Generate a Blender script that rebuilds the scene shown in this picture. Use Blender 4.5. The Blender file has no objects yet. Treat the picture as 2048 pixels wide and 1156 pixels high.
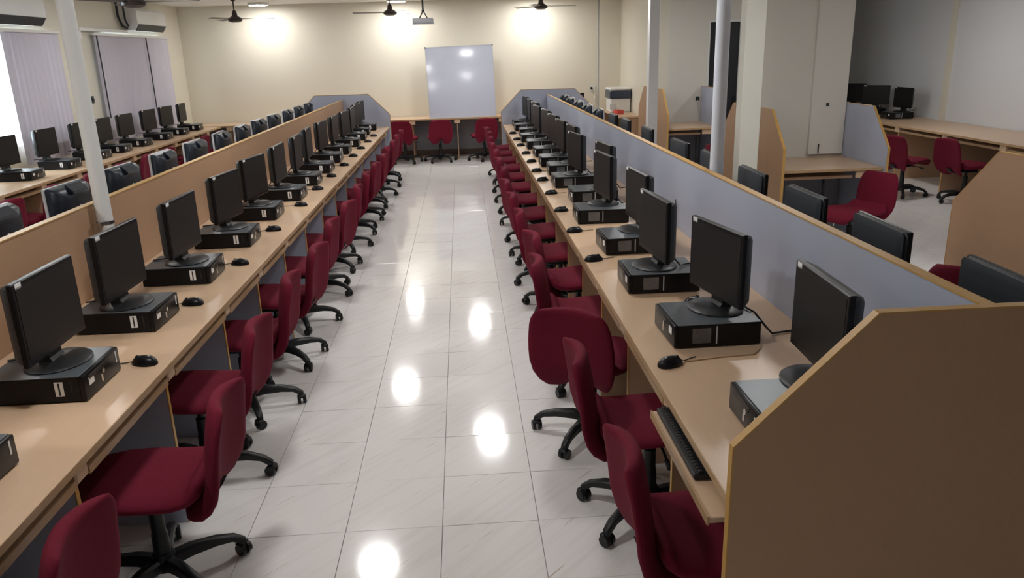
import bpy, bmesh, math, random
from mathutils import Vector, Matrix

random.seed(7)
SC = bpy.context.scene
COL = SC.collection
PI = math.pi

# ------------------------------------------------------------------ camera
F_PX = 1550.0
CAM_H = 1.9
fw = Vector((918 - 1024, 104 - 578, F_PX)).normalized()      # aisle direction in image axes (x right, y down, z forward)
rt = Vector((1, -0.0305, 0)); rt = (rt - rt.dot(fw) * fw).normalized()
dn = fw.cross(rt)
axes = (rt, fw, -dn)                                         # world X, Y, Z in image axes
def world(v): return Vector((axes[0].dot(v), axes[1].dot(v), axes[2].dot(v)))
c_right, c_down, c_fwd = world(Vector((1, 0, 0))), world(Vector((0, 1, 0))), world(Vector((0, 0, 1)))
cam_d = bpy.data.cameras.new('camera')
cam = bpy.data.objects.new('camera', cam_d); COL.objects.link(cam)
m = Matrix.Identity(4)
for i in range(3):
    m[i][0] = c_right[i]; m[i][1] = -c_down[i]; m[i][2] = -c_fwd[i]
m[2][3] = CAM_H
cam.matrix_world = m
cam_d.sensor_width = 36; cam_d.lens = 36 * F_PX / 2048
cam_d.clip_start = 0.05; cam_d.clip_end = 200
SC.camera = cam

# ------------------------------------------------------------------ sky and exposure
w = bpy.data.worlds.new('daylight'); SC.world = w; w.use_nodes = True
bg = w.node_tree.nodes['Background']
bg.inputs[0].default_value = (0.86, 0.93, 1.0, 1); bg.inputs[1].default_value = 5.0
SC.view_settings.view_transform = 'Standard'; SC.view_settings.look = 'None'
SC.view_settings.gamma = 1; SC.view_settings.use_curve_mapping = False
SC.view_settings.exposure = 1.10
SC.cycles.use_denoising = True
SC.cycles.max_bounces = 8; SC.cycles.diffuse_bounces = 4; SC.cycles.glossy_bounces = 3
SC.cycles.caustics_reflective = False; SC.cycles.caustics_refractive = False
SC.cycles.sample_clamp_indirect = 6.0
LAMP_STRENGTH = 42.0

# ------------------------------------------------------------------ materials
MATS = {}
def hexc(r, g, b):
    f = lambda c: (c / 12.92 if c <= .04045 else ((c + .055) / 1.055) ** 2.4)
    return tuple(f(x / 255) for x in (r, g, b))
def mat(name, col, rough=.5, metal=0, var=.06, scale=8, bump=0, bump_scale=60, coat=0, spec=.5, stretch=None):
    if name in MATS: return MATS[name]
    M = bpy.data.materials.new(name); M.use_nodes = True; nt = M.node_tree
    b = nt.nodes['Principled BSDF']
    b.inputs['Roughness'].default_value = rough; b.inputs['Metallic'].default_value = metal
    b.inputs['Coat Weight'].default_value = coat; b.inputs['Coat Roughness'].default_value = .08
    b.inputs['Specular IOR Level'].default_value = spec
    tc = nt.nodes.new('ShaderNodeTexCoord'); mp = nt.nodes.new('ShaderNodeMapping')
    if stretch: mp.inputs['Scale'].default_value = stretch
    nt.links.new(tc.outputs['Object'], mp.inputs['Vector'])
    nz = nt.nodes.new('ShaderNodeTexNoise'); nz.inputs['Scale'].default_value = scale; nz.inputs['Detail'].default_value = 5
    nt.links.new(mp.outputs[0], nz.inputs['Vector'])
    mx = nt.nodes.new('ShaderNodeMix'); mx.data_type = 'RGBA'
    mx.inputs['A'].default_value = (*[c * (1 - var) for c in col], 1)
    mx.inputs['B'].default_value = (*[min(1, c * (1 + var)) for c in col], 1)
    nt.links.new(nz.outputs['Fac'], mx.inputs['Factor']); nt.links.new(mx.outputs['Result'], b.inputs['Base Color'])
    if bump:
        n2 = nt.nodes.new('ShaderNodeTexNoise'); n2.inputs['Scale'].default_value = bump_scale; n2.inputs['Detail'].default_value = 3
        nt.links.new(mp.outputs[0], n2.inputs['Vector'])
        bp = nt.nodes.new('ShaderNodeBump'); bp.inputs['Strength'].default_value = bump; bp.inputs['Distance'].default_value = .002
        nt.links.new(n2.outputs['Fac'], bp.inputs['Height']); nt.links.new(bp.outputs[0], b.inputs['Normal'])
    MATS[name] = M
    return M

WALL = mat('cream_paint', (.70, .665, .56), .55, var=.03, scale=1.2, bump=.1, bump_scale=90)
WALLG = mat('pale_paint', (.66, .64, .585), .6, var=.03, scale=1.2, bump=.1, bump_scale=90)
WALLR = mat('cool_white_paint', (.68, .69, .71), .6, var=.04, scale=.8)
CEIL = mat('white_ceiling_paint', (.80, .80, .79), .8, var=.02, scale=2)
GROUT = mat('grey_grout', (.30, .28, .26), .8)
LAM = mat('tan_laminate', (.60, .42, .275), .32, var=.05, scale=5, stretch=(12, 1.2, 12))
LAM_SHADED = mat('shaded_tan_laminate', (.42, .262, .16), .42, var=.05, scale=5, stretch=(12, 1.2, 12))  # worktop laminate again, with the shade of upright boards put into its colour
EDGE = mat('honey_edge_band', (.50, .29, .085), .4, var=.12, scale=14, stretch=(8, 1, 8))
EDGT = mat('tan_edge_band', (.44, .285, .155), .4, var=.14, scale=14, stretch=(8, 1, 8))
LAV = mat('lavender_laminate', (.40, .435, .54), .45, var=.03, scale=6)
GREYP = mat('grey_laminate', (.21, .21, .235), .5, var=.04)
RED = mat('maroon_fabric', (.135, .0065, .021), .85, var=.18, scale=90, bump=.5, bump_scale=500, spec=.2)
BLKP = mat('black_plastic', (.010, .011, .0125), .42, var=.2, scale=40, spec=.35)
BLKM = mat('black_satin', (.0062, .0062, .0075), .34, var=.15, scale=30, spec=.25)
SCRN = mat('dark_screen', (.0135, .013, .013), .42, var=.05, spec=.22)
LID = mat('sheen_slate_metal', (.095, .108, .122), .36, var=.10, scale=25, metal=.25)  # dark grey metal, made paler and bluer to carry its grazing sheen
CHAR = mat('charcoal_plastic', (.024, .029, .034), .42, var=.15, scale=30, spec=.35)
WRAP = mat('navy_wrapped_plastic', (.012, .019, .030), .34, var=.4, scale=16, bump=.5, bump_scale=18, spec=.28)
SILV = mat('silver_plastic', (.52, .54, .58), .35, var=.05)
PAPER = mat('white_sticker', (.80, .80, .80), .6, var=.03)
FILM = mat('clear_film_sticker', (.075, .085, .10), .12, var=.5, scale=30, coat=1)
WHITEP = mat('white_plastic', (.72, .72, .70), .4, var=.03)
POLEW = mat('white_pole_paint', (.74, .76, .76), .35, var=.05, scale=4)
POLEL = mat('bluish_pole_paint', (.72, .76, .85), .30, var=.04, scale=4)
COLC = mat('pale_column_paint', (.68, .68, .61), .55, var=.04, scale=3)
CHROME = mat('bright_steel', (.55, .56, .58), .25, metal=1)
FANB = mat('brown_fan_enamel', (.035, .024, .020), .4)
BOARD = mat('whiteboard_enamel', (.58, .62, .74), .09, var=.02, spec=.6)
DOORB = mat('black_door_paint', (.006, .007, .010), .5)
REDP = mat('red_carton', (.55, .07, .06), .5)
NAVY = mat('navy_plastic', (.03, .045, .075), .3)
BEIGE = mat('beige_cable', (.50, .32, .18), .5)
CABLE = mat('black_cable', (.012, .012, .013), .5)

def blind_mat():
    M = bpy.data.materials.new('lavender_blind_fabric'); M.use_nodes = True; nt = M.node_tree
    out = nt.nodes['Material Output']; nt.nodes.remove(nt.nodes['Principled BSDF'])
    d = nt.nodes.new('ShaderNodeBsdfDiffuse'); t = nt.nodes.new('ShaderNodeBsdfTranslucent'); mx = nt.nodes.new('ShaderNodeMixShader')
    nz = nt.nodes.new('ShaderNodeTexNoise'); nz.inputs['Scale'].default_value = 120
    r = nt.nodes.new('ShaderNodeMix'); r.data_type = 'RGBA'
    r.inputs['A'].default_value = (.60, .58, .66, 1); r.inputs['B'].default_value = (.65, .63, .71, 1)
    nt.links.new(nz.outputs['Fac'], r.inputs['Factor'])
    nt.links.new(r.outputs['Result'], d.inputs['Color']); t.inputs['Color'].default_value = (.40, .35, .50, 1)
    mx.inputs[0].default_value = .055
    nt.links.new(d.outputs[0], mx.inputs[1]); nt.links.new(t.outputs[0], mx.inputs[2]); nt.links.new(mx.outputs[0], out.inputs[0])
    return M
BLIND = blind_mat()

def tile_mat():
    M = bpy.data.materials.new('glossy_vitrified_tile'); M.use_nodes = True; nt = M.node_tree
    b = nt.nodes['Principled BSDF']; b.inputs['Roughness'].default_value = .10; b.inputs['Specular IOR Level'].default_value = .55
    tc = nt.nodes.new('ShaderNodeTexCoord'); oi = nt.nodes.new('ShaderNodeObjectInfo')
    # repeat of the printed vein design, one of a few shifts per tile
    mul = nt.nodes.new('ShaderNodeMath'); mul.operation = 'MULTIPLY'; mul.inputs[1].default_value = 3.7
    nt.links.new(oi.outputs['Random'], mul.inputs[0])
    add = nt.nodes.new('ShaderNodeVectorMath'); add.operation = 'ADD'
    nt.links.new(tc.outputs['Object'], add.inputs[0]); nt.links.new(mul.outputs[0], add.inputs[1])
    rot = nt.nodes.new('ShaderNodeMapping'); rot.inputs['Rotation'].default_value = (0, 0, math.radians(-47)); rot.vector_type = 'POINT'
    nt.links.new(add.outputs[0], rot.inputs['Vector'])
    def vein(sx, sy, lo, hi, scale):
        mp = nt.nodes.new('ShaderNodeMapping'); mp.inputs['Scale'].default_value = (sx, sy, 1)
        nt.links.new(rot.outputs[0], mp.inputs['Vector'])
        n = nt.nodes.new('ShaderNodeTexNoise'); n.inputs['Scale'].default_value = scale; n.inputs['Detail'].default_value = 2
        nt.links.new(mp.outputs[0], n.inputs['Vector'])
        r = nt.nodes.new('ShaderNodeValToRGB'); r.color_ramp.elements[0].position = lo; r.color_ramp.elements[1].position = hi
        nt.links.new(n.outputs['Fac'], r.inputs['Fac'])
        return r.outputs['Color']
    v1 = vein(1.1, 36, .70, .76, 2.6)
    v2 = vein(.6, 14, .50, .80, 2.0)
    base = nt.nodes.new('ShaderNodeMix'); base.data_type = 'RGBA'
    base.inputs['A'].default_value = (.80, .78, .765, 1); base.inputs['B'].default_value = (.74, .71, .68, 1)
    nt.links.new(v2, base.inputs['Factor'])
    mx = nt.nodes.new('ShaderNodeMix'); mx.data_type = 'RGBA'; mx.inputs['B'].default_value = (.50, .41, .33, 1)
    nt.links.new(v1, mx.inputs['Factor']); nt.links.new(base.outputs['Result'], mx.inputs['A'])
    nt.links.new(mx.outputs['Result'], b.inputs['Base Color'])
    return M
TILE = tile_mat()

def emit_mat(name, col, s):
    M = bpy.data.materials.new(name); M.use_nodes = True; nt = M.node_tree
    nt.nodes.remove(nt.nodes['Principled BSDF'])
    e = nt.nodes.new('ShaderNodeEmission'); e.inputs[0].default_value = (*col, 1); e.inputs[1].default_value = s
    nt.links.new(e.outputs[0], nt.nodes['Material Output'].inputs[0])
    return M
LED = emit_mat('led_diffuser', (1.0, .985, .965), LAMP_STRENGTH)

def glass_mat():
    M = bpy.data.materials.new('window_glass'); M.use_nodes = True; nt = M.node_tree
    nt.nodes.remove(nt.nodes['Principled BSDF'])
    t = nt.nodes.new('ShaderNodeBsdfTransparent'); t.inputs[0].default_value = (.93, .96, .95, 1)
    g = nt.nodes.new('ShaderNodeBsdfGlossy'); g.inputs['Roughness'].default_value = .02
    mx = nt.nodes.new('ShaderNodeMixShader'); mx.inputs[0].default_value = .06
    nt.links.new(t.outputs[0], mx.inputs[1]); nt.links.new(g.outputs[0], mx.inputs[2])
    nt.links.new(mx.outputs[0], nt.nodes['Material Output'].inputs[0])
    return M
GLASS = glass_mat()

# ------------------------------------------------------------------ mesh building
class MB:
    def __init__(s): s.bm = bmesh.new()
    def _box(s, x0, x1, y0, y1, z0, z1):
        v = [s.bm.verts.new(p) for p in ((x0,y0,z0),(x1,y0,z0),(x1,y1,z0),(x0,y1,z0),(x0,y0,z1),(x1,y0,z1),(x1,y1,z1),(x0,y1,z1))]
        fs = [s.bm.faces.new([v[i] for i in q]) for q in ((3,2,1,0),(4,5,6,7),(0,1,5,4),(1,2,6,5),(2,3,7,6),(3,0,4,7))]
        return v, fs
    def box(s, x0, x1, y0, y1, z0, z1, b=0, seg=1):
        if x0 > x1: x0, x1 = x1, x0
        if y0 > y1: y0, y1 = y1, y0
        if z0 > z1: z0, z1 = z1, z0
        v, fs = s._box(x0, x1, y0, y1, z0, z1)
        if b:
            es = list({e for f in fs for e in f.edges})
            bmesh.ops.bevel(s.bm, geom=es, offset=b, segments=seg, affect='EDGES', profile=.5)
        return s
    def cyl(s, p0, p1, r0, r1=None, n=16, caps=True):
        p0, p1 = Vector(p0), Vector(p1); r1 = r0 if r1 is None else r1
        d = (p1 - p0).normalized(); a = d.orthogonal().normalized(); b = d.cross(a)
        A = [s.bm.verts.new(p0 + r0 * (math.cos(2*PI*k/n) * a + math.sin(2*PI*k/n) * b)) for k in range(n)]
        B = [s.bm.verts.new(p1 + r1 * (math.cos(2*PI*k/n) * a + math.sin(2*PI*k/n) * b)) for k in range(n)]
        for k in range(n): s.bm.faces.new((A[k], A[(k+1) % n], B[(k+1) % n], B[k]))
        if caps: s.bm.faces.new(A[::-1]); s.bm.faces.new(B)
        return s
    def lathe(s, prof, n=20, c=(0, 0), sx=1, sy=1):
        rings = []
        for r, z in prof:
            if r < 1e-6: rings.append([s.bm.verts.new((c[0], c[1], z))])
            else: rings.append([s.bm.verts.new((c[0] + sx*r*math.cos(2*PI*k/n), c[1] + sy*r*math.sin(2*PI*k/n), z)) for k in range(n)])
        for R0, R1 in zip(rings, rings[1:]):
            for k in range(n):
                k2 = (k+1) % n
                if len(R0) == 1 and len(R1) == 1: continue
                if len(R0) == 1: s.bm.faces.new((R0[0], R1[k2], R1[k]))
                elif len(R1) == 1: s.bm.faces.new((R0[k], R0[k2], R1[0]))
                else: s.bm.faces.new((R0[k], R0[k2], R1[k2], R1[k]))
        return s
    def tube(s, pts, r, n=8):
        pts = [Vector(p) for p in pts]; rings = []
        up = Vector((0.13, 0.27, 1)).normalized()
        for i, p in enumerate(pts):
            d = (pts[min(i+1, len(pts)-1)] - pts[max(i-1, 0)]).normalized()
            a = d.cross(up); a = a.normalized() if a.length > 1e-4 else d.orthogonal().normalized()
            b = d.cross(a)
            rings.append([s.bm.verts.new(p + r * (math.cos(2*PI*k/n) * a + math.sin(2*PI*k/n) * b)) for k in range(n)])
        for A, B in zip(rings, rings[1:]):
            for k in range(n): s.bm.faces.new((A[k], A[(k+1) % n], B[(k+1) % n], B[k]))
        s.bm.faces.new(rings[0][::-1]); s.bm.faces.new(rings[-1])
        return s
    def loft(s, secs):
        """sections: list of equal-length closed loops of points"""
        rings = [[s.bm.verts.new(p) for p in q] for q in secs]; n = len(rings[0])
        for A, B in zip(rings, rings[1:]):
            for k in range(n): s.bm.faces.new((A[k], A[(k+1) % n], B[(k+1) % n], B[k]))
        s.bm.faces.new(rings[0][::-1]); s.bm.faces.new(rings[-1])
        return s
    def prism(s, pts2, axis, a0, a1):
        """polygon in the other two axes extruded along axis"""
        def P(q, a):
            q = list(q); q.insert(axis, a); return q
        A = [s.bm.verts.new(P(q, a0)) for q in pts2]; B = [s.bm.verts.new(P(q, a1)) for q in pts2]; n = len(A)
        for k in range(n): s.bm.faces.new((A[k], A[(k+1) % n], B[(k+1) % n], B[k]))
        s.bm.faces.new(A[::-1]); s.bm.faces.new(B)
        return s
    def sheet(s, path, T, na=12, curve=0., dish=0., p=5):
        """upholstered pad: path = [(y, z, half_width)], thickness T, closed soft edge"""
        def samp(t):
            f = t * (len(path) - 1); i = min(int(f), len(path) - 2); u = f - i
            g = lambda k: path[max(0, min(len(path) - 1, k))]
            P0, P1, P2, P3 = g(i-1), g(i), g(i+1), g(i+2)
            return [0.5 * (2*b + (c-a)*u + (2*a-5*b+4*c-d)*u*u + (3*b-a-3*c+d)*u**3) for a, b, c, d in zip(P0, P1, P2, P3)]
        nl = 16; top, bot = [], []
        ts = [.5 - .5 * math.cos(PI * i / nl) for i in range(nl + 1)]
        us = [-math.cos(PI * j / na) for j in range(na + 1)]
        for t in ts:
            y, z, hw = samp(t); y2, z2, _ = samp(min(1, t + .01)); y1, z1, _ = samp(max(0, t - .01))
            L = math.hypot(y2 - y1, z2 - z1) or 1; ny, nz = -(z2 - z1) / L, (y2 - y1) / L
            ev = abs(2 * t - 1)
            A, B = [], []
            for u in us:
                k = max(0, (1 - abs(u) ** p)) ** .5 * max(0, (1 - ev ** (2*p))) ** .5
                o = dish * (1 - u * u) - curve * u * u
                x = hw * u * (1 - .10 * ev ** 6)
                A.append((x, y + ny * (T/2*k - o), z + nz * (T/2*k - o)))
                B.append((x, y + ny * (-T/2*k - o), z + nz * (-T/2*k - o)))
            top.append(A); bot.append(B)
        vt = [[s.bm.verts.new(q) for q in r] for r in top]; vb = [[s.bm.verts.new(q) for q in r] for r in bot]
        for i in range(nl):
            for j in range(na):
                s.bm.faces.new((vt[i][j], vt[i][j+1], vt[i+1][j+1], vt[i+1][j]))
                s.bm.faces.new((vb[i][j], vb[i+1][j], vb[i+1][j+1], vb[i][j+1]))
        bmesh.ops.remove_doubles(s.bm, verts=s.bm.verts, dist=1e-5)
        return s
    def mesh(s, name, material, smooth=False):
        bmesh.ops.recalc_face_normals(s.bm, faces=s.bm.faces)
        me = bpy.data.meshes.new(name); s.bm.to_mesh(me); s.bm.free()
        me.materials.append(material)
        if smooth:
            me.shade_smooth()
            if smooth != 'all': me.set_sharp_from_angle(angle=math.radians(40))
        return me

def link(name, me, parent=None, loc=(0, 0, 0), rz=0, rot=None):
    o = bpy.data.objects.new(name, me); COL.objects.link(o)
    o.location = loc; o.rotation_euler = rot if rot else (0, 0, rz)
    if parent: o.parent = parent
    return o
def tag(o, label=None, cat=None, group=None, kind=None):
    if label: o['label'] = label
    if cat: o['category'] = cat
    if group: o['group'] = group
    if kind: o['kind'] = kind
    return o
def thing(name, label, cat, loc=(0, 0, 0), rz=0, group=None):
    return tag(link(name, None, None, loc, rz), label, cat, group)
def struct(name, mb, material, parent=None, smooth=False):
    o = link(name, mb.mesh(name, material, smooth), parent)
    if parent is None: o['kind'] = 'structure'
    return o
def part(name, mb, material, parent, smooth=False, loc=(0, 0, 0), rz=0):
    return link(name, mb.mesh(name, material, smooth), parent, loc, rz)
ORD = ['first', 'second', 'third', 'fourth', 'fifth', 'sixth', 'seventh', 'eighth', 'ninth', 'tenth', 'eleventh', 'twelfth',
       'thirteenth', 'fourteenth', 'fifteenth', 'sixteenth', 'seventeenth', 'eighteenth', 'nineteenth', 'twentieth']

# ------------------------------------------------------------------ room shell
XL, XR, YF, YN, ZC = -5.05, 6.95, 15.2, -2.5, 2.82
struct('floor', MB().box(XL-.2, XR+.2, YN-.2, YF+.2, -.12, -.010), GROUT)
FLOOR = bpy.data.objects['floor']
# floor tiles: the nearest 300 seen in the aisles are single tiles, the rest one mesh
TX, TY = .4045, .3945
tile_me = MB().box(-TX/2+.0012, TX/2-.0012, -TY/2+.0012, TY/2-.0012, -.010, 0, .0008).mesh('floor_tile', TILE)
rest = MB(); n_single = 0
i0 = math.floor((XL + .162) / TX) ; i1 = math.ceil((XR + .162) / TX)
for i in range(i0, i1):
    for j in range(-12, 32):
        cx = -.162 + (i + .5) * TX; cy = 2.835 + (j + .5) * TY
        if cy - TY/2 > YF or cy + TY/2 < YN: continue
        single = (-1.4 < cx < 1.0 and 2.0 < cy < 14.8) or (2.9 < cx < 5.2 and 3.6 < cy < 8.2 and n_single < 298)
        if single and n_single < 300:
            n_single += 1
            a, b = random.gauss(0, .0026), random.gauss(0, .0026)
            link('floor_tile', tile_me, FLOOR, (cx, cy, 0), rot=(a, b, 0))
        else:
            x0, x1 = max(cx-TX/2+.0012, XL-.1), min(cx+TX/2-.0012, XR+.1)
            y0, y1 = max(cy-TY/2+.0012, YN-.1), min(cy+TY/2-.0012, YF+.1)
            if x1 > x0 and y1 > y0: rest._box(x0, x1, y0, y1, -.010, 0)
tag(part('floor_tile_field', rest, TILE, FLOOR), kind='stuff')

struct('ceiling', MB().box(XL-.2, XR+.2, YN-.2, YF+.2, ZC, ZC+.15), CEIL)
struct('wall_far', MB().box(XL-.2, XR+.2, YF, YF+.2, 0, ZC), WALL)
struct('wall_near', MB().box(XL-.2, XR+.2, YN-.2, YN, 0, ZC), WALLG)
struct('wall_right', MB().box(XR, XR+.2, YN, YF, 0, ZC), WALLR)
# left wall with two window openings
W1, W2, ZS, ZT = (7.3, 10.35), (11.9, 14.2), 1.02, 2.24
lw = MB()
for a, b in ((YN, W1[0]), (W1[1], W2[0]), (W2[1], YF)): lw.box(XL-.2, XL, a, b, 0, ZC)
for a, b in (W1, W2): lw.box(XL-.2, XL, a, b, 0, ZS); lw.box(XL-.2, XL, a, b, ZT, ZC)
struct('wall_left', lw, WALL)
for k, (a, b) in enumerate((W1, W2)):
    f = MB(); x0, x1 = XL-.13, XL-.08
    f.box(x0, x1, a, b, ZS, ZS+.05); f.box(x0, x1, a, b, ZT-.05, ZT)
    n = 4
    for q in range(n + 1):
        y = a + .025 + (b - a - .05) * q / n; f.box(x0, x1, y-.025, y+.025, ZS+.05, ZT-.05)
    fr = struct('window_%d' % (k+1), f, WHITEP)
    for q in range(n):
        y0 = a + .025 + (b - a - .05) * q / n + .025; y1 = a + .025 + (b - a - .05) * (q+1) / n - .025
        part('pane', MB().box(XL-.108, XL-.102, y0, y1, ZS+.05, ZT-.05), GLASS, fr)
# inner room corner on the far right (plain block of walls) and its doorway
struct('wall_alcove_side', MB().box(3.05, 3.20, 12.2, YF, 0, ZC), WALL)
aw = MB(); aw.box(3.20, 3.80, 12.2, 12.35, 0, ZC); aw.box(4.33, 5.2, 12.2, 12.35, 0, ZC); aw.box(3.80, 4.33, 12.2, 12.35, 2.25, ZC)
struct('wall_alcove_front', aw, WALLG)
struct('wall_alcove_right', MB().box(5.05, 5.2, 12.35, YF, 0, ZC), WALLG)
dr = struct('door_1', MB().box(3.83, 4.30, 12.24, 12.28, .01, 2.22, .004), DOORB)
part('door_frame', MB().box(3.80, 3.83, 12.19, 12.3, 0, 2.25).box(4.30, 4.33, 12.19, 12.3, 0, 2.25).box(3.83, 4.30, 12.19, 12.3, 2.22, 2.25), WHITEP, dr)
part('door_handle', MB().cyl((4.26, 12.24, 1.1), (4.26, 12.19, 1.1), .012, n=10).box(4.245, 4.275, 12.18, 12.195, .98, 1.12, .004), BLKP, dr)
struct('wall_pier', MB().box(3.0, 3.92, 7.92, 8.2, 0, ZC), WALLG)
struct('trim_1', MB().box(3.56, 3.92, 7.88, 7.92, .78, ZC), WALLG)          # shallow pilaster face on the pier
struct('trim_2', MB().box(2.64, 3.05, YF-.06, YF, .0, ZC), WALL)            # pilaster in the far corner
struct('trim_3', MB().box(XR-.03, XR, 10.98, 11.10, 0, ZC), WALL)            # pilaster on the right wall
struct('baseboard_far', MB().box(XL, 3.05, YF-.012, YF, 0, .1), mat('brown_skirting', (.10, .06, .045), .4))

# ------------------------------------------------------------------ lamps
def lamp(x, y, label, r=.16):
    t = thing('ceiling_light', label, 'ceiling light', (x, y, ZC), 0, 'round ceiling lights')
    part('housing', MB().lathe([(0, 0), (r+.02, 0), (r+.02, -.03), (r+.012, -.042), (r, -.042), (r, -.036), (0, -.036)], 28), WHITEP, t, True)
    part('diffuser', MB().lathe([(0, -.0375), (r-.002, -.0375), (r-.004, -.044), (0, -.048)], 28), LED, t, True)
lamp(-3.45, 14.62, 'round ceiling light near the far wall, leftmost of the three hot spots')
lamp(-1.06, 14.62, 'round ceiling light near the far wall, middle of the three hot spots')
lamp(1.39, 14.62, 'round ceiling light near the far wall, rightmost of the three hot spots')
for x, y, d in ((-1.0, 10.6, 'just left of the aisle before the projector'), (-1.0, 6.4, 'just left of the aisle midway down the room'), (-1.0, 2.4, 'just left of the aisle nearest the camera'),
                (.17, 13.2, 'over the aisle before the whiteboard'), (.17, 8.9, 'over the aisle midway down the room'), (.17, 4.7, 'over the aisle nearest the camera'),
                (-3.4, 10.6, 'between the left wall desk and the tan partition, farthest'), (-3.4, 6.4, 'between the left wall desk and the tan partition, middle'), (-3.4, 2.4, 'between the left wall desk and the tan partition, nearest'),
                (2.3, 10.4, 'behind the lavender partition by the thin white post'), (2.3, 5.6, 'behind the lavender partition by the square column'), (5.2, 9.5, 'before the right wall desk'), (4.2, 4.4, 'added as fill beside the nearest booth to brighten the pier'), (-3.4, -1.7, 'added unseen far left behind the camera to brighten the near end panel')):  # lights for the pier and the near end panel are added fill
    lamp(x, y, 'round ceiling light ' + d)

# ------------------------------------------------------------------ desk rows
DZ = .75
def poly_band(pts, axis, a0, a1, w):
    """thin edge strip following the outline of an end panel (outline open at the floor)"""
    mb = MB(); n = len(pts)
    cx = sum(p[0] for p in pts) / n; cy = sum(p[1] for p in pts) / n
    inner = []
    for (x, y) in pts: inner.append((x, y))
    for k in range(n - 1):
        (xa, ya), (xb, yb) = pts[k], pts[k+1]
        L = math.hypot(xb-xa, yb-ya); nx, ny = (yb-ya)/L, -(xb-xa)/L
        if (nx*(cx-(xa+xb)/2) + ny*(cy-(ya+yb)/2)) > 0: nx, ny = -nx, -ny
        mb.prism([(xa, ya), (xb, yb), (xb+nx*w, yb+ny*w), (xa+nx*w, ya+ny*w)], axis, a0, a1)
    return mb
def end_panel(parent, axis, u0, u1, pos, outward, inner_mat=LAV, cut=.33, zt=1.285, zc=.955, name='end_panel', th=.022):
    """board in the (u, z) plane at 'pos' along axis; outward = +1/-1"""
    pts = [(u0, 0), (u0, zc), (u0+cut, zt), (u1-cut, zt), (u1, zc), (u1, 0)]
    a0, a1 = pos, pos + outward * th
    o = part(name, MB().prism(pts, axis, min(a0, a1), max(a0, a1)), LAM_SHADED, parent)
    c = [(u0+.004, .0), (u0+.004, zc-.002), (u0+cut+.002, zt-.004), (u1-cut-.002, zt-.004), (u1-.004, zc-.002), (u1-.004, 0)]
    q0, q1 = pos, pos - outward * .002
    part('lining', MB().prism(c, axis, min(q0, q1), max(q0, q1)), inner_mat, o)
    part('edge_band', poly_band(pts, axis, min(q1, a1)-.001, max(q1, a1)+.001, .004), EDGE, o)
    return o

def desk_row(name, label, xp, y0, y1, aisle_mat, back_mat, sup, side, tray_out=(), sup_mat=LAV):
    """double-sided row along Y; xp partition centre, side = +1 when the aisle side is +X"""
    t = thing(name, label, 'desk', ((xp), y0, 0))
    g = lambda mb: mb
    L = y1 - y0; d = .745; pt = .016
    def bx(x0, x1, a, b, z0, z1, bev=0): return MB().box(x0, x1, a, b, z0, z1, bev)
    for s in (1, -1):
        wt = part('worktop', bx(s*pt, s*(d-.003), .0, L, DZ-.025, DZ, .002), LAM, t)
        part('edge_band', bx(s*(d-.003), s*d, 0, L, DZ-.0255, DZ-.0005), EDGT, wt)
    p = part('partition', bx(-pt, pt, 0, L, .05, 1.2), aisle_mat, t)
    if back_mat is not aisle_mat: part('facing', bx(-side*pt, -side*(pt+.002), 0, L, DZ, 1.2), back_mat, p)
    part('top_edge', bx(-pt-.004, pt+.004, 0, L, 1.2, 1.206), EDGE, p)
    for s in (1, -1):
        for i, y in enumerate(sup):
            yy = y - y0
            if not (.05 < yy < L - .05): continue
            sp = part('support_panel', bx(s*pt, s*(d-.05), yy, yy+.018, .0, DZ-.025), sup_mat if s == side else LAM_SHADED, t)
            part('edge_band', bx(s*(d-.05), s*(d-.046), yy-.001, yy+.019, 0, DZ-.025), EDGE, sp)
            part('bracket_block', bx(s*(d-.09), s*(d-.018), yy-.03, yy+.048, DZ-.085, DZ-.025, .006), LAM, sp)
        if s == side:
            for i in range(len(sup) - 1):
                a, b = sup[i] - y0 + .055, sup[i+1] - y0 - .035
                if a < 0 or b > L: continue
                out = .045 if i in tray_out else -.022
                tr = part('keyboard_tray', bx(s*(d-.36+out), s*(d+out-.003), a, b, .665, .683, .002), LAM, t)
                part('front_lip', bx(s*(d+out-.003), s*(d+out+.003), a, b, .660, .686), EDGT, tr)
    return t

LS = [1.43, 2.2, 2.98, 3.78, 4.47, 5.2, 5.95, 6.72, 7.47, 8.22, 8.97, 9.72, 10.47, 11.22, 11.97, 12.66]
RS = [1.72, 2.46, 3.235, 3.915, 4.585, 5.275, 5.985, 6.725, 7.475, 8.225, 8.975, 9.725, 10.475, 11.225, 11.975, 12.67]
L_X, R_X = -1.95, 1.40
LY0, LY1, RY0, RY1 = 1.0, 13.15, 1.68, 12.85
lrow = desk_row('desk_row', 'long double desk with tan partition left of the aisle', L_X, LY0, LY1, LAM_SHADED, LAM_SHADED, LS, 1)
rrow = desk_row('desk_row', 'long double desk with lavender partition right of the aisle', R_X, RY0, RY1, LAV, LAV, RS, -1, tray_out=(0,), sup_mat=LAM_SHADED)
end_panel(lrow, 1, -.765, .765, 0, -1)
end_panel(lrow, 1, -.765, .765, LY1-LY0, 1)
end_panel(rrow, 1, -.775, .775, 0, -1)
end_panel(rrow, 1, -.765, .765, RY1-RY0, 1)

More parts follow.
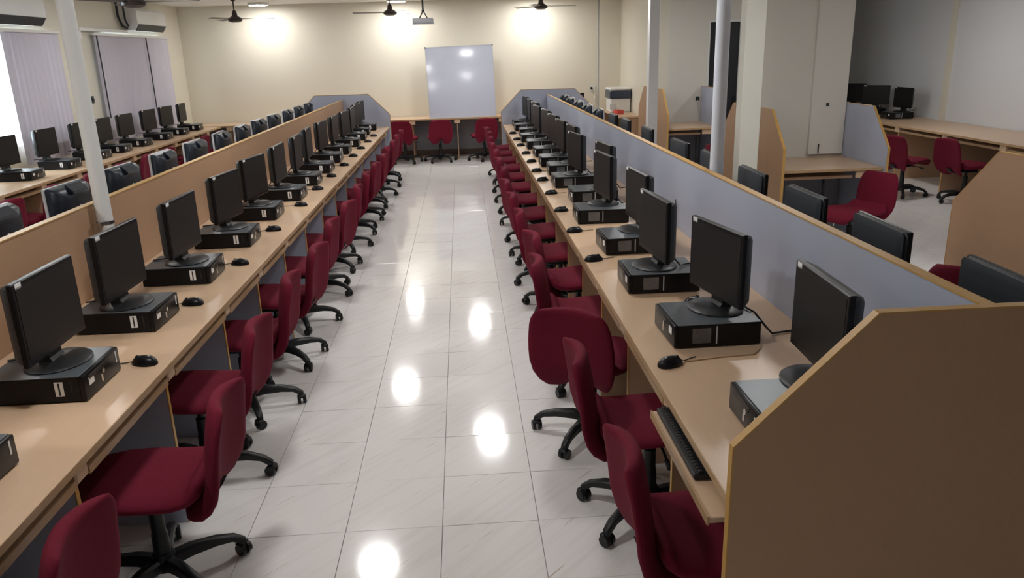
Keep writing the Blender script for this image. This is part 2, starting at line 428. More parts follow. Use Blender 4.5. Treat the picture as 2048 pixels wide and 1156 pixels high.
# desk along the left wall
def wall_desk_y(label, xw, xf, y0, y1, sups, lip=True, z=DZ):
    t = thing('wall_desk', label, 'desk', (xw, y0, 0)); s = 1 if xf > xw else -1; d = abs(xf - xw); L = y1 - y0
    wt = part('worktop', MB().box(s*.012, s*(d-.003), 0, L, z-.025, z, .002), LAM, t)
    part('edge_band', MB().box(s*(d-.003), s*d, 0, L, z-.026, z), EDGT, wt)
    for i, y in enumerate(sups):
        sp = part('support_panel', MB().box(s*.03, s*(d-.05), y-y0, y-y0+.018, 0, z-.025), LAM_SHADED, t)
        part('edge_band', MB().box(s*(d-.05), s*(d-.046), y-y0-.001, y-y0+.019, 0, z-.025), EDGE, sp)
        part('bracket_block', MB().box(s*(d-.09), s*(d-.016), y-y0-.045, y-y0+.06, z-.095, z-.025, .006), LAM, sp)
    for a, b in zip(sups, sups[1:]):
        tr = part('keyboard_tray', MB().box(s*(d-.36), s*(d-.035), a-y0+.07, b-y0-.055, z-.09, z-.072, .002), LAM, t)
        part('front_lip', MB().box(s*(d-.035), s*(d-.03), a-y0+.07, b-y0-.055, z-.094, z-.068), EDGT, tr)
    return t
wall_desk_y('long wall desk under the blinds along the left wall', XL, -4.30, 5.0, 14.38, [5.1+.78*k for k in range(12)])
wall_desk_y('wide wall desk with two computers along the right wall', XR, 6.02, 5.0, 13.6, [5.1, 6.2, 7.3, 8.4, 9.5, 10.6, 11.7, 12.8])
# far desk along the far wall
t = thing('wall_desk', 'long wall desk along the far wall behind the whiteboard', 'desk', (0, YF, 0))
wt = part('worktop', MB().box(-5.0, 2.60, -.70, -.015, DZ-.025, DZ, .002), LAM, t)
part('edge_band', MB().box(-5.0, 2.60, -.703, -.70, DZ-.026, DZ), EDGT, wt)
for k in range(9):
    x = -4.2 + .82*k
    sp = part('support_panel', MB().box(x, x+.018, -.65, -.03, 0, DZ-.025), LAM_SHADED, t)
    part('bracket_block', MB().box(x-.05, x+.06, -.69, -.61, DZ-.10, DZ-.025, .006), LAM, sp)
part('back_board', MB().box(-5.0, 2.6, -.05, -.03, .12, DZ-.03), GREYP, t)
# side desk with the printer in the far right corner
t = thing('wall_desk', 'short desk with a printer in the far right corner', 'desk', (3.05, 13.0, 0))
part('worktop', MB().box(-.42, -.012, .15, 2.13, .755, .78, .002), LAM, t)
part('support_panel', MB().box(-.38, -.03, .17, .19, 0, .755), LAM_SHADED, t)
part('support_panel', MB().box(-.38, -.03, 2.1, 2.12, 0, .755), LAM_SHADED, t)

# cross booths on the right, each with a hexagonal end board towards the aisle
def booth(label, x, y0, y1, yw, x1, divider=True, desk=True, dz=DZ):
    t = thing('desk_booth', label, 'desk', (x, y0, 0)); L = y1 - y0
    end_panel(t, 0, 0, L, 0, -1, cut=.34, zt=1.29, zc=.955)
    if desk:
        W = x1 - x; D = yw - y0 - .01
        wt = part('worktop', MB().box(.004, W, .06, D, dz-.025, dz, .002), LAM, t)
        part('edge_band', MB().box(.004, W, .057, .06, dz-.026, dz), EDGT, wt)
        tr = part('keyboard_shelf', MB().box(.02, W-.26, .13, .45, .655, .672, .002), LAM, t)
        part('front_lip', MB().box(.02, W-.26, .126, .13, .648, .676), LAM_SHADED, tr)
        part('drawer_front', MB().box(W-.25, W-.003, .075, .10, .655, .722, .004), LAM, t)
        part('modesty_board', MB().box(.02, W-.02, D-.05, D-.03, .08, .70), GREYP, t)
        part('leg', MB().cyl((.46, .16, 0), (.46, .16, .655), .012, n=10), BLKP, t)
    if divider:
        W = x1 - x; D = yw - y0 - .01
        pts = [(.02, 0), (.02, .93), (.36, 1.287), (D, 1.287), (D, 0)]
        dv = part('divider', MB().prism(pts, 0, W, W+.02), LAV, t)
        part('edge_band', poly_band(pts, 0, W-.001, W+.021, .006), EDGE, dv)
    return t
booth('hexagonal tan booth beside the pale square column, middle of the three booths', 2.95, 7.0, 8.75, 7.92, 3.93)
booth('hexagonal tan booth behind the thin white post near the far corner', 2.95, 11.15, 13.0, 12.2, 3.72)
booth('nearest hexagonal tan booth board at the right edge', 2.95, 2.68, 4.44, 3.56, 6.0)

# ------------------------------------------------------------------ posts and columns
t = thing('pipe_post', 'white round pipe strapped to the tan partition on the left', 'post', (-1.882, 4.10, 0))
part('pipe', MB().cyl((0, 0, DZ+.001), (0, 0, ZC-.001), .039, n=24), POLEW, t, True)
part('clamp', MB().lathe([(.0395, 1.10), (.044, 1.10), (.044, 1.115), (.0395, 1.115)], 24).box(-.012, .01, -.075, -.04, 1.10, 1.115), CHROME, t, True)
part('foot_flange', MB().lathe([(0, DZ+.0006), (.047, DZ+.0006), (.047, DZ+.008), (.041, DZ+.012)], 24), POLEW, t, True)
t = thing('pipe_post', 'bluish white round pipe rising behind the lavender partition', 'post', (1.475, 4.47, 0))
part('pipe', MB().cyl((0, 0, DZ+.001), (0, 0, ZC-.001), .039, n=24), POLEL, t, True)
part('foot_flange', MB().lathe([(0, DZ+.0006), (.047, DZ+.0006), (.047, DZ+.008), (.041, DZ+.012)], 24), POLEL, t, True)
t = thing('square_column', 'pale square column in front of the middle booth board', 'column', (2.66, 7.2, 0))
part('shaft', MB().box(-.092, .092, -.05, .10, 0, ZC, .006), COLC, t)
part('plinth', MB().box(-.10, .10, -.06, .11, 0, .12, .004), mat('brown_skirting', (.1, .06, .045)), t)
t = thing('square_column', 'thin white square post in front of the farthest booth board', 'column', (2.47, 10.2, 0))
part('shaft', MB().box(-.062, .062, -.06, .06, 0, ZC, .005), WALLR, t)
part('plinth', MB().box(-.068, .068, -.066, .066, 0, .12, .004), mat('brown_skirting', (.1, .06, .045)), t)

# ------------------------------------------------------------------ chair
def leg_mesh():
    path = [(.028, .098, .052, .024), (.10, .108, .046, .023), (.19, .104, .036, .020), (.255, .090, .028, .018), (.288, .066, .030, .016), (.294, .050, .022, .014)]
    secs = []
    for i, (r, z, h, w) in enumerate(path):
        a = [0, 0, -.25, -.65, -1.2, -1.5][i]
        secs.append([(r + oy*h/2*math.sin(-a), ox*w, z + oy*h/2*math.cos(a)) for ox, oy in ((-1, -.8), (-.8, -1), (.8, -1), (1, -.8), (1, .6), (.6, 1), (-.6, 1), (-1, .6))])
    return MB().loft(secs).mesh('leg', BLKP, True)
def castor_mesh():
    mb = MB()
    for s in (-1, 1): mb.cyl((0, s*.006, .026), (0, s*.024, .026), .026, .024, n=14)
    mb.cyl((-.004, 0, .03), (-.004, 0, .056), .010, n=8)
    for q in range(1): mb.box(-.006, .024, -.0235, .0235, .036, .056, .006)
    return mb.mesh('castor', BLKP, True)
CH = {}
CH['seat'] = MB().sheet([(.235, .375, .185), (.228, .420, .212), (.12, .438, .222), (-.02, .432, .225), (-.13, .428, .222), (-.20, .446, .21), (-.228, .50, .19)], .062, dish=.010, curve=-.012).mesh('seat', RED, 'all')
CH['backrest'] = MB().sheet([(-.13, .378, .10), (-.195, .400, .165), (-.240, .47, .205), (-.254, .56, .212), (-.264, .64, .206), (-.278, .72, .192), (-.288, .772, .165)], .052, curve=.05, p=6).mesh('backrest', RED, 'all')
CH['hub'] = MB().lathe([(0, .062), (.034, .062), (.043, .075), (.043, .125), (.036, .14), (0, .14)], 18).mesh('hub', BLKP, True)
CH['lift_column'] = MB().lathe([(0, .13), (.031, .13), (.029, .22), (.026, .225), (.026, .31), (.017, .315), (.017, .37), (0, .37)], 18).mesh('lift_column', BLKP, True)
CH['mechanism'] = MB().box(-.085, .085, -.10, .09, .365, .398, .008).mesh('mechanism', BLKP)
CH['back_bracket'] = MB().loft([[(x, y-.008, z) for x in (-.03,)] + [(.03, y-.008, z), (.03, y+.004, z), (-.03, y+.004, z)] for y, z in ((-.10, .368), (-.17, .358), (-.225, .375), (-.258, .42))]).mesh('back_bracket', BLKP)
CH['lever'] = MB().tube([(.06, .02, .38), (.17, .02, .375), (.215, .02, .365)], .006).cyl((.205, .02, .367), (.25, .02, .358), .011, .009, n=10).mesh('lever', BLKP, True)
CH['leg'] = leg_mesh(); CH['castor'] = castor_mesh()
def chair(x, y, rz, label, group, base=None):
    t = thing('swivel_chair', label, 'chair', (x, y, 0), math.radians(rz), group)
    for k in ('seat', 'backrest', 'hub', 'lift_column', 'mechanism', 'back_bracket', 'lever'): link(k, CH[k], t)
    b = random.uniform(0, 72) if base is None else base
    for k in range(5):
        l = link('leg', CH['leg'], t, rz=math.radians(b + 72*k))
        link('castor', CH['castor'], l, (.290, 0, 0), random.uniform(-2.5, 2.5))
    return t

# ------------------------------------------------------------------ computers
MW, MH, MZ = .42, .30, .055      # panel width, height and lift above its foot
def pad(x0, x1, w, h, zc, b): return MB().box(x0, x1, -w/2, w/2, zc-h/2, zc+h/2, b)
zc = MZ + MH/2
MON = {}
bz = MB().box(-.004, .018, -MW/2, MW/2, MZ, MZ+MH, .004)
MON['bezel'] = bz.mesh('bezel', BLKM)
MON['screen'] = pad(.0178, .0192, MW-.032, MH-.040, zc+.004, 0).mesh('screen', SCRN)
def shell(depth, wtop, htop):
    def ring(x, w, h, dz=0):
        c = .012
        return [(x, -w/2+c, zc-h/2+dz), (x, w/2-c, zc-h/2+dz), (x, w/2, zc-h/2+c+dz), (x, w/2, zc+h/2-c+dz), (x, w/2-c, zc+h/2+dz), (x, -w/2+c, zc+h/2+dz), (x, -w/2, zc+h/2-c+dz), (x, -w/2, zc-h/2+c+dz)]
    return MB().loft([ring(-.002, MW-.004, MH-.004), ring(-depth*.35, MW-.016, MH-.014), ring(-depth*.75, (MW+wtop)/2+.03, (MH+htop)/2+.02), ring(-depth, wtop, htop)])
MON['back_shell'] = shell(.048, .27, .20).mesh('back_shell', CHAR, True)
MON['neck'] = MB().loft([[(-.045, -.045, z), (-.008+dx, -.045, z), (-.008+dx, .045, z), (-.045, .045, z)] for z, dx in ((.010, .02), (.03, .006), (.13, 0))]).mesh('neck', BLKP)
MON['base'] = MB().lathe([(0, 0), (.118, 0), (.120, .004), (.112, .010), (.06, .016), (0, .018)], 32, (.005, 0), .92, 1.08).mesh('base', BLKP, True)
MON['sticker'] = MB().box(.0182, .0192, -MW/2+.018, -MW/2+.055, MZ+MH-.022, MZ+MH-.003).mesh('sticker', PAPER)
MON['sticker_mirror'] = MB().box(.0182, .0192, MW/2-.055, MW/2-.018, MZ+MH-.022, MZ+MH-.003).mesh('sticker', PAPER)
MON['emblem'] = MB().cyl((-.0475, 0, zc+.02), (-.0495, 0, zc+.02), .014, n=18).mesh('emblem', SILV)
MON['cable'] = MB().tube([(-.03, .03, .12), (-.07, .04, .06), (-.11, .06, .008), (-.15, .03, .006), (-.19, .02, .004)], .004, 6).mesh('cable', CABLE, True)
# second kind: deep-backed monitor with a pale bezel edge, wrapped in plastic
MOW = dict(MON)
MOW['bezel'] = MB().box(.002, .020, -MW/2, MW/2, MZ, MZ+MH, .004).mesh('bezel', SILV)
MOW['back_shell'] = shell(.085, .25, .17).mesh('back_shell', WRAP, True)
MOW['carry_handle'] = MB().prism([(-.05, zc+.145), (-.092, zc+.10), (-.104, zc+.10), (-.100, zc+.115), (-.06, zc+.153)], 1, -.085, .085).mesh('carry_handle', WRAP)
MOW['emblem'] = MB().cyl((-.0845, 0, zc+.01), (-.0865, 0, zc+.01), .014, n=18).mesh('emblem', SILV)
MOW['sticker'] = MB().box(-.0865, -.0845, -.012, .006, zc-.075, zc-.035).mesh('sticker', PAPER)
MOT = dict(MON)
MOT['back_shell'] = shell(.026, .36, .24).mesh('back_shell', CHAR, True)
MOT['emblem'] = MB().cyl((-.0255, 0, zc+.02), (-.0272, 0, zc+.02), .012, n=18).mesh('emblem', CHAR)
def monitor(x, y, z, rz, label, group, kind=MON, sticker='sticker', cable=True, back=False):
    t = thing('monitor', label, 'monitor', (x, y, z + .0012), math.radians(rz), group)
    link('base', kind['base'], t); link('neck', kind['neck'], t)
    b = link('bezel', kind['bezel'], t); link('screen', kind['screen'], b)
    s = link('back_shell', kind['back_shell'], t)
    if back: link('emblem', kind['emblem'], s)
    if 'carry_handle' in kind: link('carry_handle', kind['carry_handle'], s)
    if sticker: link('sticker', kind[sticker], b)
    if cable: link('cable', kind['cable'], t)
    return t
PCL, PCW, PCH = .345, .295, .098
PC = {}
PC['case'] = MB().box(-PCL/2, PCL/2-.012, -PCW/2, PCW/2, .004, PCH-.003, .002).mesh('case', BLKM)
PC['lid'] = MB().box(-PCL/2, PCL/2-.010, -PCW/2-.001, PCW/2+.001, PCH-.003, PCH, .001).mesh('lid', LID)
PC['front_bezel'] = MB().box(PCL/2-.012, PCL/2+.006, -PCW/2-.001, PCW/2+.001, .004, PCH-.001, .005, 2).mesh('front_bezel', BLKM, True)
PC['foot'] = MB().box(-.01, .01, -.01, .01, 0, .005).mesh('foot', BLKP)
fx = PCL/2 + .006
PC['power_button'] = MB().cyl((fx-.002, 0, .06), (fx+.003, 0, .06), .010, n=14).mesh('power_button', CHROME)
PC['drive_door'] = MB().box(fx-.001, fx+.0015, -.11, .03, .070, .086, .0007).mesh('drive_door', BLKP)
PC['port'] = MB().box(fx-.001, fx+.001, -.02, -.006, .022, .050).mesh('port', CHROME)
PC['front_sticker'] = MB().box(fx, fx+.0008, -PCW/2+.035, -PCW/2+.075, .048, .078).mesh('front_sticker', PAPER)
PC['front_sticker_mirror'] = MB().box(fx, fx+.0008, PCW/2-.075, PCW/2-.035, .048, .078).mesh('front_sticker', PAPER)
PC['front_slip'] = MB().box(fx, fx+.0008, PCW/2-.034, PCW/2-.026, .045, .088).mesh('front_sticker', PAPER)
def side_label(s):
    y = s * (PCW/2 + .0002)
    return MB().box(.075, .105, y, y + s*.0008, .026, .080)
PC['side_label'] = side_label(-1).mesh('side_label', PAPER)
PC['side_stripe'] = MB().box(.087, .093, -PCW/2-.0015, -PCW/2-.0011, .030, .076).mesh('side_stripe', BLKP)
PC['side_slot'] = MB().box(.13, .134, -PCW/2-.0012, -PCW/2, .03, .08).mesh('side_slot', CHAR)
PC['film_label'] = MB().box(.03, .105, PCW/2, PCW/2+.001, .02, .082).mesh('film_label', FILM)
PC['metal_strip'] = MB().box(.004, .009, PCW/2, PCW/2+.0012, .014, .088).mesh('metal_strip', SILV)
def pc(x, y, z, rz, label, group, side='left', detail=True):
    t = thing('desktop_computer', label, 'computer', (x, y, z + .0008), math.radians(rz), group)
    link('case', PC['case'], t); link('lid', PC['lid'], t)
    f = link('front_bezel', PC['front_bezel'], t)
    for sx in (-1, 1):
        for sy in (-1, 1): link('foot', PC['foot'], t, (sx*.13, sy*.11, 0))
    link('power_button', PC['power_button'], f); link('drive_door', PC['drive_door'], f); link('port', PC['port'], f)
    if side == 'left':
        link('front_sticker', PC['front_sticker'], f); link('front_slip', PC['front_slip'], f)
        s = link('side_label', PC['side_label'], t); link('bar_stripe', PC['side_stripe'], s); link('side_slot', PC['side_slot'], t)
    else:
        link('front_sticker', PC['front_sticker_mirror'], f)
        link('film_label', PC['film_label'], t); link('metal_strip', PC['metal_strip'], t)
    return t
def mouse_mesh():
    mb = MB(); n, k = 16, 7; secs = []
    for i in range(k + 1):
        a = i / k * PI/2
        r = math.cos(a) ** .8 if i < k else 0.02
        z = .034 * math.sin(a)
        secs.append([(.055*r*math.cos(2*PI*q/n) - .004*math.sin(a), .031*r*math.sin(2*PI*q/n)*(1 - .12*math.cos(2*PI*q/n)), z + .002) for q in range(n)])
    secs.insert(0, [(.9*x, .9*y, 0) for x, y, z in secs[0]])
    return mb.loft(secs).mesh('body', BLKM, True)
MO = {'body': mouse_mesh(),
      'wheel': MB().cyl((.026, -.004, .028), (.026, .004, .028), .009, n=12).mesh('scroll_wheel', CHAR, True),
      'logo': MB().box(-.026, -.018, -.004, .004, .0335, .036).mesh('palm_mark', SILV),
      'cable': MB().tube([(.052, 0, .008), (.075, .004, .004), (.10, .012, .0035), (.13, .016, .0035)], .0022, 6).mesh('cable', CABLE, True)}
def mouse(x, y, z, rz, label, group):
    t = thing('computer_mouse', label, 'mouse', (x, y, z + .0008), math.radians(rz), group)
    link('body', MO['body'], t); link('scroll_wheel', MO['wheel'], t); link('palm_mark', MO['logo'], t); link('cable', MO['cable'], t)
    return t

R = random.Random(3)
# left aisle side
LY = [2.04, 2.755, 3.48, 4.22, 5.04, 5.88, 6.65, 7.42, 8.2, 8.98, 9.74, 10.5, 11.26, 12.0, 12.72]
LM = {0: (-1.60, 2.08, 3), 1: (-1.535, 2.77, 0), 2: (-1.57, 3.47, -2.5), 3: (-1.545, 4.22, -2.5), 4: (-1.55, 5.08, -7)}
for i, y in enumerate(LY):
    o = ORD[i]; jx = R.uniform(-.02, .02) if i > 3 else [0, .012, -.01, .0][i]
    pc(-1.565 + jx, y, DZ, R.uniform(-2, 2), 'black desktop computer lying flat, %s from the camera on the left aisle desk' % o, 'computers on the left aisle desk')
    mx, my, mr = LM.get(i, (-1.58 + R.uniform(-.03, .03), y + R.uniform(.0, .04), R.uniform(-9, 3)))
    monitor(mx, my, DZ + PCH, mr, 'black monitor on the %s computer from the camera, left aisle desk' % o, 'monitors on the left aisle desk')
for i, (x, y, r) in enumerate([(-1.305, 2.95, 78), (-1.365, 3.72, 85), (-1.335, 4.47, 80), (-1.345, 5.37, 95), (-1.33, 6.27, 84), (-1.33, 7.04, 92), (-1.325, 7.80, 80)] +
                              [(-1.31, 7.82 + .765*k, 86) for k in range(1, 6)]):
    mouse(x, y, DZ, r + 90, 'black mouse, %s from the camera on the left aisle desk' % ORD[i], 'mice on the left aisle desk')
# right aisle side
RY = [2.13, 2.965, 3.69, 4.45, 5.29, 6.02, 6.75, 7.45, 8.05, 8.8, 9.55, 10.3, 11.05, 11.8, 12.45]
RX = [1.01, .968, .945, .965, .935, 1.0, .95, .98]
RM = {0: (1.105, 2.24, 177), 1: (1.02, 3.01, 191), 2: (.93, 3.70, 185), 3: (1.02, 4.50, 184), 4: (.97, 5.36, 186), 5: (1.08, 5.95, 186)}
for i, y in enumerate(RY):
    o = ORD[i]
    x = RX[i] if i < len(RX) else .965 + R.uniform(-.03, .03)
    pc(x, y, DZ, 180 + ([0, 1, -1, 2, -1][i] if i < 5 else R.uniform(-3, 3)), 'black desktop computer lying flat, %s from the camera on the right aisle desk' % o, 'computers on the right aisle desk', 'right')
    mx, my, mr = RM.get(i, (x + .04 + R.uniform(-.02, .03), y + R.uniform(0, .05), 180 + R.uniform(0, 9)))
    monitor(mx, my, DZ + PCH, mr, 'black monitor on the %s computer from the camera, right aisle desk' % o, 'monitors on the right aisle desk', sticker='sticker', cable=i != 1)
for i, (x, y, r) in enumerate([(.738, 2.66, 20), (1.03, 3.36, 30), (.705, 4.20, 10), (.70, 4.93, 5), (.70, 5.62, 5), (.71, 6.35, 5), (.71, 7.05, 5), (.71, 7.62, 3), (.72, 8.3, 4), (.72, 9.0, 3), (.72, 9.8, 3), (.72, 10.5, 3), (.72, 11.3, 3)]):
    mouse(x, y, DZ, r + 2, 'black mouse, %s from the camera on the right aisle desk' % ORD[i], 'mice on the right aisle desk')
tag(link('mouse_cable', MB().tube([(.80, 2.685, .753), (.95, 2.71, .753), (1.08, 2.72, .753), (1.13, 2.78, .753), (1.16, 2.86, .753), (1.19, 2.95, .753)], .0026, 6).mesh('mouse_cable', BEIGE, True)),
    'thin beige mouse cable beside the second computer on the right desk', 'cable')
# keyboard on the pulled-out tray
t = thing('keyboard', 'black keyboard on the pulled out tray of the right desk', 'keyboard', (.70, 2.185, .6842))
part('body', MB().box(-.075, .075, -.225, .225, 0, .020, .004), BLKP, t)
key = MB().box(-.008, .008, -.008, .008, 0, .007, .0015).mesh('key', BLKM)
for a in range(5):
    for b in range(24): link('key', key, t, (-.052 + a*.0235, -.212 + b*.01843, .0195))

# back side of the right row: monitors seen from behind
RB = [2.2, 2.945, 3.655, 4.375, 5.165, 5.92, 6.985, 7.93, 8.6, 9.4, 10.2, 11.0, 11.8, 12.5]
for i, y in enumerate(RB):
    o = ORD[i]
    monitor(1.66, y, DZ + PCH, R.uniform(-4, 2), 'charcoal monitor back, %s from the camera behind the lavender partition' % o, 'monitors behind the lavender partition', kind=MOW if i > 8 else MOT, sticker=None, back=True)
    pc(1.72, y, DZ, R.uniform(-2, 2), 'black desktop computer under the %s monitor from the camera behind the lavender partition' % o, 'computers behind the lavender partition')
# back side of the left row: plastic-wrapped deep monitors
LB = [4.06, 4.86, 5.66, 6.46, 7.26, 8.06, 8.82, 9.58, 10.36, 11.16, 11.95, 12.7]
for i, y in enumerate(LB):
    o = ORD[i]
    monitor(-2.44, y, DZ + PCH, 180 + R.uniform(-4, 4), 'plastic-wrapped monitor back with pale edge, %s from the camera behind the tan partition' % o, 'wrapped monitors behind the tan partition', kind=MOW, sticker='sticker', back=True)
    pc(-2.40, y, DZ - .02 + .02, 180, 'black desktop computer under the %s wrapped monitor behind the tan partition' % o, 'computers behind the tan partition', 'right')
# left wall desk
LWY = [7.5, 8.45, 9.29, 10.12, 10.78, 11.5, 12.36, 13.1, 13.84]
for i, y in enumerate(LWY):
    o = ORD[i]
    monitor(-4.76, y, DZ + PCH, R.uniform(-6, 4) - (10 if i in (6, 7) else 0), 'black monitor by the blinds, %s from the camera on the left wall desk' % o, 'monitors on the left wall desk')
    pc(-4.66, y + .02, DZ, R.uniform(-3, 3), 'black desktop computer by the blinds, %s from the camera on the left wall desk' % o, 'computers on the left wall desk')
# right wall desk
for i, (y, r) in enumerate(((11.55, 185), (12.35, 222), (13.1, 222))):
    w_ = ('nearest', 'middle', 'farthest')[i]
    monitor(6.62, y, DZ + PCH, r, 'black monitor on the right wall desk, %s of three' % w_, 'monitors on the right wall desk')
    pc(6.55, y, DZ, 180, 'black desktop computer on the right wall desk, %s of three' % w_, 'computers on the right wall desk', 'right')

# ------------------------------------------------------------------ chairs
LC = [(-1.36, 1.80, 91), (-1.20, 2.58, 92), (-1.275, 3.36, 90), (-1.28, 4.10, 93), (-1.25, 4.81, 85), (-1.28, 5.55, 90), (-1.26, 6.31, 83), (-1.28, 7.07, 94),
      (-1.29, 7.84, 96), (-1.27, 8.59, 86), (-1.25, 9.34, 90), (-1.28, 10.09, 94), (-1.26, 10.84, 88), (-1.27, 11.59, 90), (-1.26, 12.32, 93)]
for i, (x, y, r) in enumerate(LC):
    chair(x, y, r, 'maroon swivel chair, %s from the camera on the left side of the aisle' % ORD[i], 'chairs on the left side of the aisle', base={1: 12, 2: -20}.get(i))
RC = [(.745, 2.06, -89), (.71, 2.83, -91), (.59, 3.57, -28), (.685, 4.24, -93), (.72, 4.92, -82), (.69, 5.62, -92), (.68, 6.35, -88), (.67, 7.10, -84),
      (.70, 7.85, -94), (.68, 8.605, -87), (.69, 9.355, -92), (.67, 10.105, -86), (.68, 10.855, -93), (.69, 11.605, -90), (.68, 12.30, -88)]
for i, (x, y, r) in enumerate(RC):
    chair(x, y, r, 'maroon swivel chair, %s from the camera on the right side of the aisle' % ORD[i] if i != 2 else 'maroon swivel chair turned with its back to the camera on the right', 'chairs on the right side of the aisle', base={1: 170, 2: 190}.get(i))
for i, (x, w_) in enumerate(((-1.05, 'left of the whiteboard'), (-.42, 'under the left half of the whiteboard'), (.38, 'under the right half of the whiteboard'), (-2.9, 'near the end of the left desk row'), (-3.7, 'near the far left corner'), (1.25, 'behind the right desk row'))):
    chair(x, 14.25, R.uniform(-12, 12), 'maroon chair at the far wall desk, ' + w_, 'chairs at the far wall desk')
for i, y in enumerate([6.27, 7.05, 7.84, 8.62, 9.40, 10.18, 10.96, 11.74, 12.52, 13.30]):
    chair(-4.33, y, 90 + R.uniform(-4, 4), 'maroon swivel chair, %s from the camera at the left wall desk' % ORD[i], 'chairs at the left wall desk')
chair(3.42, 6.60, 112, 'maroon swivel chair standing free in front of the middle booth', 'chairs on the right of the room', base=20)
chair(2.42, 3.42, 150, 'maroon swivel chair showing only its backrest beside the nearest booth board', 'chairs on the right of the room')
chair(2.62, 9.05, 95, 'maroon swivel chair at the foot of the thin white post', 'chairs on the right of the room')
chair(5.50, 9.42, -60, 'maroon swivel chair at the right wall desk, left of two', 'chairs on the right of the room')
chair(5.95, 8.85, -80, 'maroon swivel chair tucked under the right wall desk, right of two', 'chairs on the right of the room')

# ------------------------------------------------------------------ whiteboard, projector, fans, air conditioners
t = thing('whiteboard', 'glossy whiteboard leaning on the far desk', 'whiteboard', (.02, 14.53, DZ)); t.rotation_euler = (math.radians(-4.5), math.radians(-1.0), 0)
part('panel', MB().box(-.60, .60, 0, .012, .01, 1.25), BOARD, t)
part('frame', MB().box(-.61, .61, -.004, .016, 0, .012).box(-.61, .61, -.004, .016, 1.248, 1.26).box(-.61, -.60, -.004, .016, .012, 1.248).box(.60, .61, -.004, .016, .012, 1.248), SILV, t)
for sx in (-1, 1): part('corner_cap', MB().box(sx*.595, sx*.614, -.006, .018, 1.24, 1.264, .002), CHAR, t)

def fan(x, y, zm, ang, label):
    t = thing('ceiling_fan', label, 'fan', (x, y, zm), math.radians(ang), 'ceiling fans')
    part('motor_housing', MB().lathe([(0, -.05), (.06, -.05), (.105, -.03), (.112, -.005), (.09, .02), (.045, .045), (.035, .10), (.018, .13), (0, .13)], 24), FANB, t, True)
    part('down_rod', MB().cyl((0, 0, .10), (0, 0, ZC-zm), .010, n=12), FANB, t, True)
    part('canopy', MB().lathe([(0, ZC-zm), (.055, ZC-zm), (.05, ZC-zm-.03), (.02, ZC-zm-.06), (0, ZC-zm-.06)], 20), FANB, t, True)
    bl = MB().loft([[(r, -w_, z-.006), (r, w_, z+.006), (r, w_, z+.009), (r, -w_, z-.003)] for r, w_, z in ((.10, .035, 0), (.18, .055, .0), (.40, .062, .0), (.58, .055, 0), (.60, .04, 0))]).mesh('blade', FANB)
    for k in range(3): link('blade', bl, t, rz=2*PI*k/3)
fan(-3.50, 13.2, 2.50, 8, 'brown ceiling fan by the far wall, left of three there')
fan(-1.09, 13.5, 2.55, 62, 'brown ceiling fan by the far wall next to the projector')
fan(1.38, 13.5, 2.58, 10, 'brown ceiling fan by the far wall, right of three there')
fan(-3.04, 8.0, 2.44, 4, 'brown ceiling fan above the left windows, nearest to the camera')
t = thing('projector', 'silver projector hanging from a ceiling pipe before the whiteboard', 'projector', (-.51, 12.4, 2.36))
part('body', MB().box(-.16, .15, -.12, .12, -.035, .04, .012, 2), SILV, t, True)
part('base_plate', MB().box(-.17, .16, -.13, .13, -.045, -.035, .003), SILV, t)
part('lens', MB().cyl((.08, .12, 0), (.08, .15, 0), .03, n=18), BLKP, t, True)
part('bracket', MB().tube([(-.06, 0, .04), (-.01, 0, .13)], .009).tube([(.06, 0, .04), (.01, 0, .13)], .009).box(-.02, .02, -.02, .02, .12, .16, .004), CHAR, t)
part('pipe', MB().cyl((0, 0, .15), (0, 0, ZC-2.36), .014, n=12), CHAR, t, True)
tag(link('dome_camera', MB().lathe([(0, -.09), (.05, -.075), (.085, -.03), (.09, 0), (0, 0)], 20).mesh('dome_camera', BLKP, True), None, (-1.03, 10.9, ZC)), 'small black dome camera on the ceiling left of the projector', 'camera')

def aircon(y0, y1, z0, z1, label):
    t = thing('air_conditioner', label, 'air conditioner', (XL, (y0+y1)/2, z0), 0, 'wall air conditioners'); h = z1 - z0; L = y1 - y0
    part('body', MB().prism([(0.001, h), (.19, h), (.215, h-.04), (.215, .09), (.15, .0), (.001, 0)], 1, -L/2, L/2), WHITEP, t)
    part('louvre', MB().prism([(.212, .085), (.222, .08), (.160, -.008), (.15, -.002)], 1, -L/2+.05, L/2-.03), CHAR, t)
    part('side_cap', MB().prism([(0.001, h), (.19, h), (.215, h-.04), (.215, .09), (.15, .0), (.001, 0)], 1, L/2, L/2+.012), SILV, t)
    return t
aircon(8.95, 10.02, 2.34, 2.66, 'white split air conditioner at the left edge above the first blind')
t = aircon(12.75, 13.95, 2.36, 2.68, 'white split air conditioner above the second blind by the corner')
tag(link('pipe_duct', MB().box(XL+.001, XL+.06, 11.15, 12.74, 2.315, 2.365, .006).box(XL+.001, XL+.05, 11.15, 11.2, 2.20, 2.32, .004).mesh('pipe_duct', WHITEP)), 'cream pipe duct running left from the corner air conditioner', 'duct')
tag(link('pipe', MB().tube([(XL+.04, 12.5, 2.81), (XL+.04, 12.5, 2.55), (XL+.05, 12.58, 2.42), (XL+.06, 12.72, 2.39)], .018).tube([(XL+.09, 12.60, 2.81), (XL+.09, 12.62, 2.5), (XL+.09, 12.70, 2.42)], .014).mesh('pipe', CHAR, True)), 'dark bent coolant pipe beside the corner air conditioner', 'pipe')

